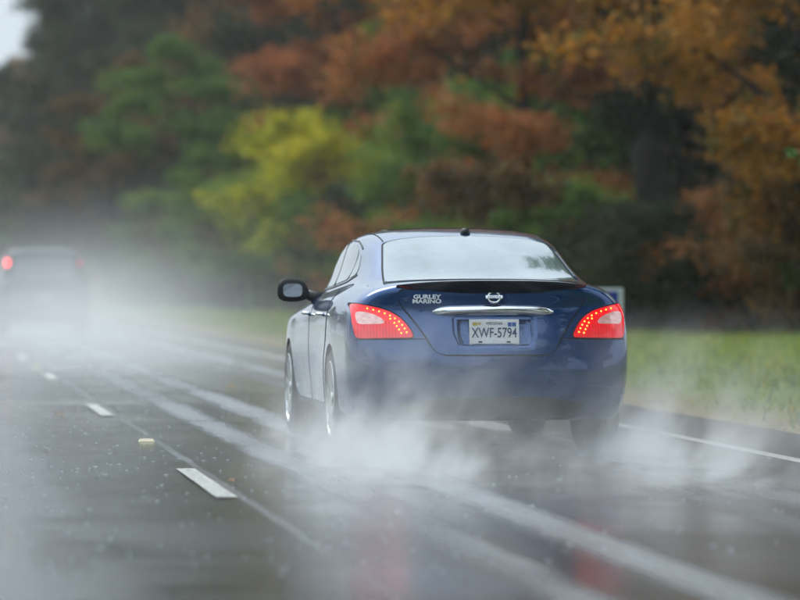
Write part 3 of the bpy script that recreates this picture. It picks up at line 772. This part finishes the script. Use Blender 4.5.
# glass
sh_.panel('rear_window', [(-.625, .585), (-.40, .535), (0, .52), (.40, .535), (.625, .585), (.598, .9), (.535, 1.40), (.30, 1.455), (0, 1.47), (-.30, 1.455), (-.535, 1.40), (-.598, .9)], sh_.top, 'glass_skylit', off=.004, thick=.006, res=.035)
sh_.ribbon('window_seal', [(-.635, .575), (-.40, .522), (0, .508), (.40, .522), (.635, .575), (.607, .9), (.545, 1.41), (.30, 1.468), (0, 1.482), (-.30, 1.468), (-.545, 1.41), (-.607, .9)], sh_.top, 'gap', width=.012, off=.002, parent=body, closed=True)
sh_.panel('windscreen', [(-.66, 3.60), (-.60, 3.30), (-.50, 2.90), (0, 2.78), (.50, 2.90), (.60, 3.30), (.66, 3.60), (0, 3.70)], sh_.top, 'glass_skylit', off=.004, thick=.006, res=.06)
sh_.panel('sunroof', [(-.42, 2.02), (.42, 2.02), (.44, 2.62), (0, 2.68), (-.44, 2.62)], sh_.top, 'glass', off=.003, thick=.005, res=.06)
wins = (('front', [(3.33, 1.052), (2.47, 1.078), (2.47, 1.365), (2.72, 1.345), (2.98, 1.262), (3.2, 1.145)]),
        ('rear', [(2.41, 1.082), (1.74, 1.115), (1.66, 1.20), (1.72, 1.305), (1.95, 1.352), (2.41, 1.366)]),
        ('quarter', [(1.715, 1.118), (1.40, 1.150), (1.52, 1.245), (1.66, 1.312), (1.64, 1.20)]))
for s_, pr in ((-1, sh_.left), (1, sh_.right)):
    for nm, poly in wins:
        wn = sh_.panel('side_window', poly, pr, 'glass_skylit', off=.004, thick=.006, res=.04)
    sh_.ribbon('window_trim', [(3.42, 1.038), (2.47, 1.062), (1.72, 1.098), (1.36, 1.142)], pr, 'black', width=.011, off=.004, parent=body)
    sh_.ribbon('window_trim', [(1.62, 1.318), (1.72, 1.340), (1.95, 1.372), (2.47, 1.386), (2.74, 1.366), (3.0, 1.280), (3.22, 1.160), (3.42, 1.042)], pr, 'black', width=.011, off=.004, parent=body)
    sh_.ribbon('window_pillar', [(2.44, 1.07), (2.44, 1.375)], pr, 'black', width=.06, off=.0035, parent=body)
    sh_.ribbon('roof_seam', [], pr, 'gap') if False else None
    # doors
    fd = [(3.40, 1.0), (2.46, 1.025), (2.44, .90), (2.46, .50), (2.47, .30), (3.28, .30), (3.40, .45), (3.43, .80)]
    arc = [(1.06 + .47 * math.cos(R(a)), .335 + .47 * math.sin(R(a))) for a in (10, 25, 40, 52)]
    rd = [(2.42, 1.028), (1.50, 1.05), (1.36, 1.0), (1.32, .86)] + arc[::-1][:] + [(1.56, .30), (2.43, .30), (2.42, .50), (2.40, .90)]
    for poly, hs_ in ((fd, 2.60), (rd, 1.62)):
        d_ = sh_.panel('door', poly, pr, 'paint', off=.004, thick=.01, res=.045)
        sh_.ribbon('door_gap', poly, pr, 'gap', width=.016, off=.002, parent=body, closed=True)
        hp, hn = pr(hs_, .885)
        bm = bmesh.new()
        for seg in range(1):
            add_tube(bm, [hp + Vector((s_ * .002, -.09, 0)), hp + Vector((s_ * .034, -.07, .002)), hp + Vector((s_ * .040, 0, .004)), hp + Vector((s_ * .034, .07, .002)), hp + Vector((s_ * .002, .09, 0))], [.010, .013, .013, .013, .010], 8)
        bm_obj('handle', bm, 'chrome', d_, smooth=True)
    # fuel door / sill strip
    sh_.ribbon('sill_strip', [(1.50, .275), (3.40, .275)], pr, 'black', width=.03, off=.004, parent=body)
# roof seams and mouldings
for s_ in (-1, 1):
    sh_.ribbon('roof_moulding', [(s_ * .535, 1.45), (s_ * .545, 2.0), (s_ * .545, 2.75)], sh_.top, 'gap', width=.007, off=.003, parent=body)
# spoiler lip
bm = bmesh.new(); rings = []
for k in range(25):
    u = -1 + 2 * k / 24; x = u * .605; e = (1 - abs(u) ** 5)
    s0 = .048 + .13 * abs(u) ** 2.4; zt = 1.100 - .022 * abs(u) ** 2.5
    h_ = .012 + .062 * e; L_ = .035 + .115 * e
    prof = [(s0 + L_, zt - .008), (s0 + L_ * .5, zt + .004), (s0 + .008, zt + .012 * e), (s0 - .004, zt + .006 * e), (s0 + .004, zt - h_ * .45), (s0 + .034, zt - h_), (s0 + L_, zt - h_ - .004)]
    rings.append([bm.verts.new((x, a, b)) for a, b in prof])
for A, B_ in zip(rings, rings[1:]):
    for k in range(7): bm.faces.new((A[k], A[(k + 1) % 7], B_[(k + 1) % 7], B_[k]))
bm.faces.new(rings[0]); bm.faces.new(rings[-1])
spoiler = bm_obj('spoiler', bm, 'paint_shaded', car, smooth=True, sharp=35)
# chrome bar above the plate
bm = bmesh.new(); rings = []
for k in range(29):
    u = -1 + 2 * k / 28; x = u * .385; e = max(.0, 1 - abs(u) ** 14)
    h_ = .006 + .030 * e; zc = .921 - .010 * u * u
    p_, n_ = sh_.rear(x, zc); d_ = .012 + .020 * e
    ring = []
    for a in range(12):
        t = 2 * math.pi * a / 12; ring.append(bm.verts.new((x, p_.y + .002 - (d_ * max(0, math.cos(t)) if math.cos(t) > 0 else .0), zc + h_ * math.sin(t))))
    rings.append(ring)
for A, B_ in zip(rings, rings[1:]):
    for k in range(12): bm.faces.new((A[k], A[(k + 1) % 12], B_[(k + 1) % 12], B_[k]))
bm.faces.new(rings[0]); bm.faces.new(rings[-1])
bm_obj('chrome_bar', bm, 'chrome', car, smooth=True, sharp=50)
# emblem: ring with a bar across
pe, ne = sh_.rear(0, 1.005); ye = pe.y - .012
em = bpy.data.objects.new('emblem', None); COL.objects.link(em); em.parent = car; em.location = (0, ye, 1.002); em.rotation_euler = (R(-12), 0, 0)
bm = bmesh.new()
N_ = 32; rg_ = []
for k in range(N_):
    a = 2 * math.pi * k / N_
    rg_.append([bm.verts.new(((.038 + .008 * math.cos(t)) * math.cos(a), -.007 * math.sin(t), (.034 + .008 * math.cos(t)) * math.sin(a))) for t in np.linspace(0, 2 * math.pi, 9)[:-1]])
for k in range(N_):
    A, B_ = rg_[k], rg_[(k + 1) % N_]
    for q in range(8): bm.faces.new((A[q], A[(q + 1) % 8], B_[(q + 1) % 8], B_[q]))
bm_obj('ring', bm, 'chrome', em, smooth=True)
bm = bmesh.new(); add_box(bm, (-.055, -.012, -.0105), (.055, .004, .0105), .003); bm_obj('bar', bm, 'chrome', em)
text_obj('lettering', 'NISSAN', .021, 'gap', em, (0, -.0128, 0), (R(90), 0, 0), .0004, 1.15)
# dealer badge: two lines of letters
for ln_, zz_, sz_ in (('GURLEY', 1.004, .036), ('MARINO', .976, .036)):
    pp, nn = sh_.rear(-.42, zz_)
    text_obj('badge_lettering', ln_, sz_, 'badge', car, (-.42, pp.y - .010, zz_), (R(84), 0, R(-10)), .0015, 1.30, .0012)
# number plate
pp, nn = sh_.rear(0, .782); yp = pp.y + .018
pl = bpy.data.objects.new('number_plate', None); COL.objects.link(pl); pl.parent = car; pl.location = (0, yp, .782); pl.rotation_euler = (R(-6), 0, 0)
bm = bmesh.new(); add_box(bm, (-.158, -.004, -.082), (.158, .004, .082), .0025); bm_obj('frame', bm, 'plate', pl)
bm = bmesh.new(); add_box(bm, (-.148, -.007, -.072), (.148, -.0045, .072), .001); bm_obj('plate_sheet', bm, 'plate', pl)
text_obj('plate_number', 'XWF-5794', .088, 'navy', pl, (0, -.0085, -.006), (R(90), 0, 0), .0008, .72, .0006)
text_obj('plate_state', 'VIRGINIA', .026, 'navy', pl, (0, -.0085, .055), (R(90), 0, 0), .0005, 1.0)
for x0, x1, z0, z1, mm in ((-.138, -.108, .042, .062, 'stick_y'), (-.104, -.084, .048, .062, 'stick_y'), (.086, .110, .036, .062, 'stick_b'), (.113, .138, .036, .062, 'stick_b')):
    bm = bmesh.new(); add_box(bm, (x0, -.0085, z0), (x1, -.0075, z1)); bm_obj('sticker', bm, mm, pl)
for x0 in (-.09, .09):
    bm = bmesh.new(); add_box(bm, (x0 - .012, -.0085, -.066), (x0 + .012, -.0075, -.056), .0004); bm_obj('bolt_slot', bm, 'gap', pl)
# tail lights
for s_ in (-1, 1):
    lens = [(s_ * .868, .962), (s_ * .80, .953), (s_ * .72, .938), (s_ * .64, .912), (s_ * .575, .868), (s_ * .53, .812), (s_ * .500, .755), (s_ * .51, .748), (s_ * .68, .745), (s_ * .853, .742), (s_ * .868, .85)]
    tl = sh_.panel('tail_light', lens, sh_.rear, 'lamp', off=.008, thick=.016, res=.018)
    clear = [(s_ * .848, .912), (s_ * .80, .910), (s_ * .74, .893), (s_ * .69, .866), (s_ * .665, .842), (s_ * .67, .832), (s_ * .72, .830), (s_ * .842, .828)]
    sh_.panel('clear_lens', clear, sh_.rear, 'clear', off=.011, thick=.004, res=.018, parent=tl)
    sh_.ribbon('lamp_seal', lens, sh_.rear, 'gap', width=.014, off=.003, parent=tl, closed=True, res=.02)
    dots = [(.775, .930), (.740, .921), (.706, .911), (.672, .899), (.640, .884), (.612, .866), (.640, .864), (.588, .846), (.616, .838), (.570, .825), (.603, .818), (.556, .803), (.590, .797), (.545, .780), (.578, .775)]
    for a, b in dots:
        h, nrm = sh_.rear(s_ * a, b)
        bm = bmesh.new(); bmesh.ops.create_icosphere(bm, subdivisions=1, radius=.0068)
        o = bm_obj('led', bm, 'led', tl, smooth=True); o.location = h + nrm * .009
# mirrors
for s_ in (-1, 1):
    pr = sh_.left if s_ < 0 else sh_.right
    mr = bpy.data.objects.new('wing_mirror', None); COL.objects.link(mr); mr.parent = car; mr.location = (s_ * .80, 3.12, 1.03)
    bm = bmesh.new(); rings = []
    for xk, hh, dd, zc in ((.06, .030, .04, -.005), (.085, .062, .06, .008), (.13, .078, .085, .012), (.19, .083, .095, .014), (.240, .076, .085, .014), (.268, .056, .06, .010), (.278, .022, .03, .008)):
        ring = []
        for a in range(16):
            t = 2 * math.pi * a / 16; cx, cz = math.cos(t), math.sin(t)
            yb = dd * cx if cx > 0 else .012 * cx
            ring.append(bm.verts.new((s_ * xk, yb, zc + hh * (abs(cz) ** .8) * (1 if cz > 0 else -1))))
        rings.append(ring)
    for A, B_ in zip(rings, rings[1:]):
        for k in range(16): bm.faces.new((A[k], A[(k + 1) % 16], B_[(k + 1) % 16], B_[k]))
    bm.faces.new(rings[0]); bm.faces.new(rings[-1]); bm_obj('housing', bm, 'black', mr, smooth=True, sharp=50)
    bm = bmesh.new(); gv_ = []
    for a in range(28):
        t = 2 * math.pi * a / 28; ca, sa = math.cos(t), math.sin(t)
        gv_.append(bm.verts.new((s_ * (.172 + .068 * abs(ca) ** .6 * (1 if ca > 0 else -1)), -.0155, .013 + .047 * abs(sa) ** .6 * (1 if sa > 0 else -1))))
    bm.faces.new(gv_); r_ = bmesh.ops.extrude_face_region(bm, geom=bm.faces[:])
    for g in r_['geom']:
        if isinstance(g, bmesh.types.BMVert): g.co.y += .008
    bm_obj('mirror_glass', bm, 'mirror', mr)
    bm = bmesh.new(); add_tube(bm, [(s_ * -.06, .03, -.045), (s_ * .02, .02, -.035), (s_ * .08, .03, -.01)], [.05, .04, .036], 10); bm_obj('arm', bm, 'black', mr, smooth=True)
# antenna
pa, na = sh_.top(.035, 1.58)
bm = bmesh.new(); add_tube(bm, [pa + Vector((0, .03, -.02)), pa + Vector((0, .01, .005)), pa + Vector((0, -.005, .024)), pa + Vector((0, -.012, .034))], [.036, .034, .026, .008], 14)
bm_obj('antenna', bm, 'black', car, smooth=True)
# headlights, grille for completeness
for s_ in (-1, 1):
    sh_.panel('headlight', [(s_ * .50, 4.50), (s_ * .62, 4.40), (s_ * .70, 4.22), (s_ * .665, 4.20), (s_ * .52, 4.36)], sh_.top, 'headlamp', off=.004, thick=.01, res=.04)
sh_.panel('grille', [(-.45, .70), (-.30, .50), (.30, .50), (.45, .70)], lambda a, b: sh_.hit((a, 8, b), (0, -1, 0)), 'black', off=.004, thick=.01, res=.05)
for sx in (-1, 1):
    for ss in (1.06, 3.84): make_wheel(car, sx * .812, ss, sx, .338)
# axle beam / silencer hints under the tail
bm = bmesh.new(); add_box(bm, (-.42, .34, .235), (.42, .62, .345), .05); bm_obj('silencer', bm, 'well', car)

# ------------------------------------------------------------------ the van further up the road
vp = at(44, 300, 78.0)
van = thing('sport_utility_vehicle', 'grey sport utility vehicle half lost in spray ahead of the blue car', 'vehicle', (vp.x, 78.0, 0))
def vst(s, w_, roof, zr, belt=1.10):
    a = [(s, w_ * .92, .32), (s, w_ * .98, .45), (s, w_, .62), (s, w_, .78), (s, w_ * .99, .92), (s, w_ * .97, 1.04), (s, w_ * .94, belt)]
    if roof: return a + [(s, w_ * .91, belt + .09), (s, w_ * .83, belt + (zr - belt) * .55), (s, w_ * .72, zr - .07), (s, w_ * .38, zr - .01), (s, 0, zr)]
    return a + [(s, w_ * .86, belt + .02), (s, w_ * .66, belt + .03), (s, w_ * .44, belt + .035), (s, w_ * .22, belt + .04), (s, 0, belt + .04)]
VS = [[(.22, .84, .36), (.18, .90, .46), (.17, .92, .62), (.17, .92, .78), (.18, .91, .92), (.19, .90, 1.04), (.20, .87, 1.12), (.13, .80, 1.15), (.10, .62, 1.16), (.085, .42, 1.16), (.08, .2, 1.16), (.08, 0, 1.16)],
      vst(.34, .95, True, 1.72), vst(.55, .96, True, 1.80), vst(1.0, .97, True, 1.84), vst(1.8, .97, True, 1.86), vst(2.6, .97, True, 1.83), vst(3.05, .97, True, 1.68), vst(3.45, .96, True, 1.36, 1.08), vst(3.8, .95, False, 0, 1.06), vst(4.3, .92, False, 0, 1.0),
      [(4.50, .78, .36), (4.52, .84, .46), (4.53, .85, .6), (4.53, .85, .7), (4.52, .84, .8), (4.51, .82, .88), (4.50, .76, .95), (4.56, .62, .97), (4.58, .48, .98), (4.6, .32, .98), (4.61, .16, .98), (4.61, 0, .98)]]
vr = [[(a + b, y, z) for y, b in zip((.82, .62, .42, .2, 0), (.06, .025, .01, 0, 0))] for a, z in ((.10, .36), (.02, .46), (.0, .62), (.03, .78), (.045, .92), (.06, 1.05))]
vf = [[(a - b, y, z) for y, b in zip((.66, .5, .33, .16, 0), (.06, .03, .01, 0, 0))] for a, z in ((4.66, .36), (4.72, .46), (4.73, .6), (4.72, .7), (4.70, .8), (4.66, .9))]
van_me = build_cage(VS, vr, vf)
vs_ = Shell(van_me, van)
cut_body(van_me, [arch(s, .40, d_, .62, .36) for s in (.95, 3.75) for d_ in (-1, 1)], van, 'paint_grey')
vs_.panel('rear_window', [(-.64, 1.20), (.64, 1.20), (.57, 1.66), (-.57, 1.66)], vs_.rear, 'glass', off=.006, thick=.01, res=.06)
for s_ in (-1, 1):
    vs_.panel('tail_light', [(s_ * .70, 1.46), (s_ * .80, 1.46), (s_ * .775, 1.63), (s_ * .69, 1.63)], vs_.rear, 'tail' if s_ < 0 else 'tail_dim', off=.008, thick=.015, res=.04)
    pr = vs_.left if s_ < 0 else vs_.right
    for poly in ([(.55, 1.20), (1.35, 1.20), (1.35, 1.68), (.70, 1.64)], [(1.42, 1.20), (2.15, 1.20), (2.15, 1.70), (1.42, 1.69)], [(2.22, 1.20), (3.15, 1.19), (2.75, 1.64), (2.22, 1.70)]):
        vs_.panel('side_window', poly, pr, 'glass', off=.005, thick=.01, res=.08)
    for ss in (.95, 3.75): make_wheel(van, s_ * .82, ss, s_, .36, .24, 8)
    bm = bmesh.new(); add_box(bm, (s_ * 1.0 - .10, 2.95, 1.14), (s_ * 1.0 + .10, 3.06, 1.30), .03); bm_obj('wing_mirror', bm, 'black', van)
vs_.panel('windscreen', [(-.70, 3.62), (-.58, 3.05), (.58, 3.05), (.70, 3.62)], vs_.top, 'glass', off=.005, thick=.01, res=.08)
bm = bmesh.new(); yb = vs_.rear(0, .84)[0].y; add_box(bm, (-.155, yb - .02, .77), (.155, yb - .006, .92), .003); bm_obj('number_plate', bm, 'steel', van)
vs_.panel('rear_bumper', [(-.86, .40), (.86, .40), (.86, .60), (-.86, .60)], vs_.rear, 'black', off=.02, thick=.03, res=.06)

# ------------------------------------------------------------------ air: even haze, tyre spray, mist bank over the road
def volume_box(name, lo, hi, fn, label, step=1.0):
    c = [(a + b) / 2 for a, b in zip(lo, hi)]
    bm = bmesh.new(); add_box(bm, [a - m_ for a, m_ in zip(lo, c)], [b - m_ for b, m_ in zip(hi, c)])
    m = bpy.data.materials.new(name); m.use_nodes = True; n = NT(m.node_tree)
    pv = n.node('ShaderNodeVolumePrincipled'); pv.inputs['Density Attribute'].default_value = ''
    pv.inputs['Color'].default_value = (0.97, 0.985, 0.995, 1); pv.inputs['Anisotropy'].default_value = 0.4
    fn(n, pv)
    o_ = n.node('ShaderNodeOutputMaterial'); n.link(pv.outputs[0], o_.inputs['Volume'])
    M[name] = m; m.cycles.volume_step_rate = step
    o = bm_obj(name, bm, name); o.location = c; o['kind'] = 'stuff'; o['label'] = label; o['category'] = name.replace('_', ' ')
    return o, c
def f_haze(n, pv): pv.inputs['Density'].default_value = 0.00025
volume_box('haze', (-420, -80, -2.0), (620, 1200, 45), f_haze, 'thin even rain haze over the whole scene')
def f_spray(n, pv):
    c = SPRAY_C
    P = n.coord('Object'); x, y, z = n.sep(P)
    x = x + (c[0] - CAR_X); y = y + (c[1] - CAR_Y); z = z + c[2]     # relative to the car's tail at ground level; y < 0 is behind it
    cm = n.node('ShaderNodeCombineXYZ'); n.put(cm.inputs[0], x * 2.6); n.put(cm.inputs[1], y * 0.8); n.put(cm.inputs[2], z * 3.0 + y * 0.9)
    n1 = n.noise(V(n, cm.outputs[0]), 1.25, 2.6, 0.66)
    puff = n.smooth(n1, 0.40, 0.66, 0.03, 2.1)
    bk = (1.0 - y).max(0.0)                                        # metres behind the rear axle
    fk = (3.9 - y).max(0.0)                                        # metres behind the front axle
    def gauss(v, wd, zz, hh):
        q = v / wd; return (0.0 - q * q - zz / hh).exp()
    ax = x.abs()
    rear_w = gauss(ax - 0.86, bk * 0.09 + 0.21, z, bk * 0.035 + 0.17) * n.smooth(y, .75, 1.35, 1.0, 0.0) * (bk * -0.36).exp() * 2.5
    front_w = gauss(ax - 1.02, fk * .05 + .15, z, fk * .03 + .11) * n.smooth(y, 3.5, 4.0, 1.0, 0.0) * (fk * -0.22).exp() * 0.6
    wide = gauss(x, 1.4, z, 0.13) * n.smooth(y, -0.6, 0.6, 1.0, 0.0) * (bk * -0.30).exp() * 0.32
    out = (rear_w * n.smooth(x, 0.0, 0.6, 1.0, 0.72) + front_w + wide) * puff
    fade = n.smooth(z, .75, 1.05, 1.0, 0.0) * n.smooth(y, -6.8, -2.5) * n.smooth(x, 1.15, 1.85, 1.0, 0.0) * n.smooth(x, -2.25, -1.5)
    n.put(pv.inputs['Density'], out * fade)
slo, shi = (CAR_X - 2.4, CAR_Y - 7.0, .002), (CAR_X + 2.4, CAR_Y + 4.1, 1.06)
SPRAY_C = [(a + b) / 2 for a, b in zip(slo, shi)]
volume_box('tyre_spray', slo, shi, f_spray, 'white water spray thrown up by the tyres of the blue car', 0.5)
def f_mist(n, pv):
    c = MIST_C
    P = n.coord('Object'); x, y, z = n.sep(P); x = x + c[0]; y = y + c[1]; z = z + c[2]
    n1 = n.noise(n.scale(P, (0.22, 0.08, 0.5)), 1.0, 1.0, 0.55)
    g = n.smooth(n1, 0.30, 0.70, 0.45, 1.5) * ((z / 0.95) * -1.0).exp() * n.smooth(y, 38, 52) * n.smooth(y, 70, 95, 1.0, 0.17) * n.smooth(y, 120, 230, 1.0, 0.0)
    lat = n.smooth(x, 2.5, 7.5, 1.0, 0.0)
    top_ = n.smooth(z, 0.6, 3.2, 1.0, 0.0)
    q = (x - 2.7) / 1.6
    wake = (0.0 - q * q - z / 1.9).exp() * n.smooth(y, 56, 72) * n.smooth(y, 77.0, 78.5, 1.0, 0.0) * n.smooth(n1, 0.30, 0.70, 0.6, 1.4)
    n.put(pv.inputs['Density'], (g * lat * 0.054 + wake * 0.062) * top_)
mlo, mhi = (-9.5, 39, .003), (8.2, 232, 3.25)
MIST_C = [(a + b) / 2 for a, b in zip(mlo, mhi)]
volume_box('road_mist', mlo, mhi, f_mist, 'pale bank of road spray hanging over the far stretch of road', 0.25)
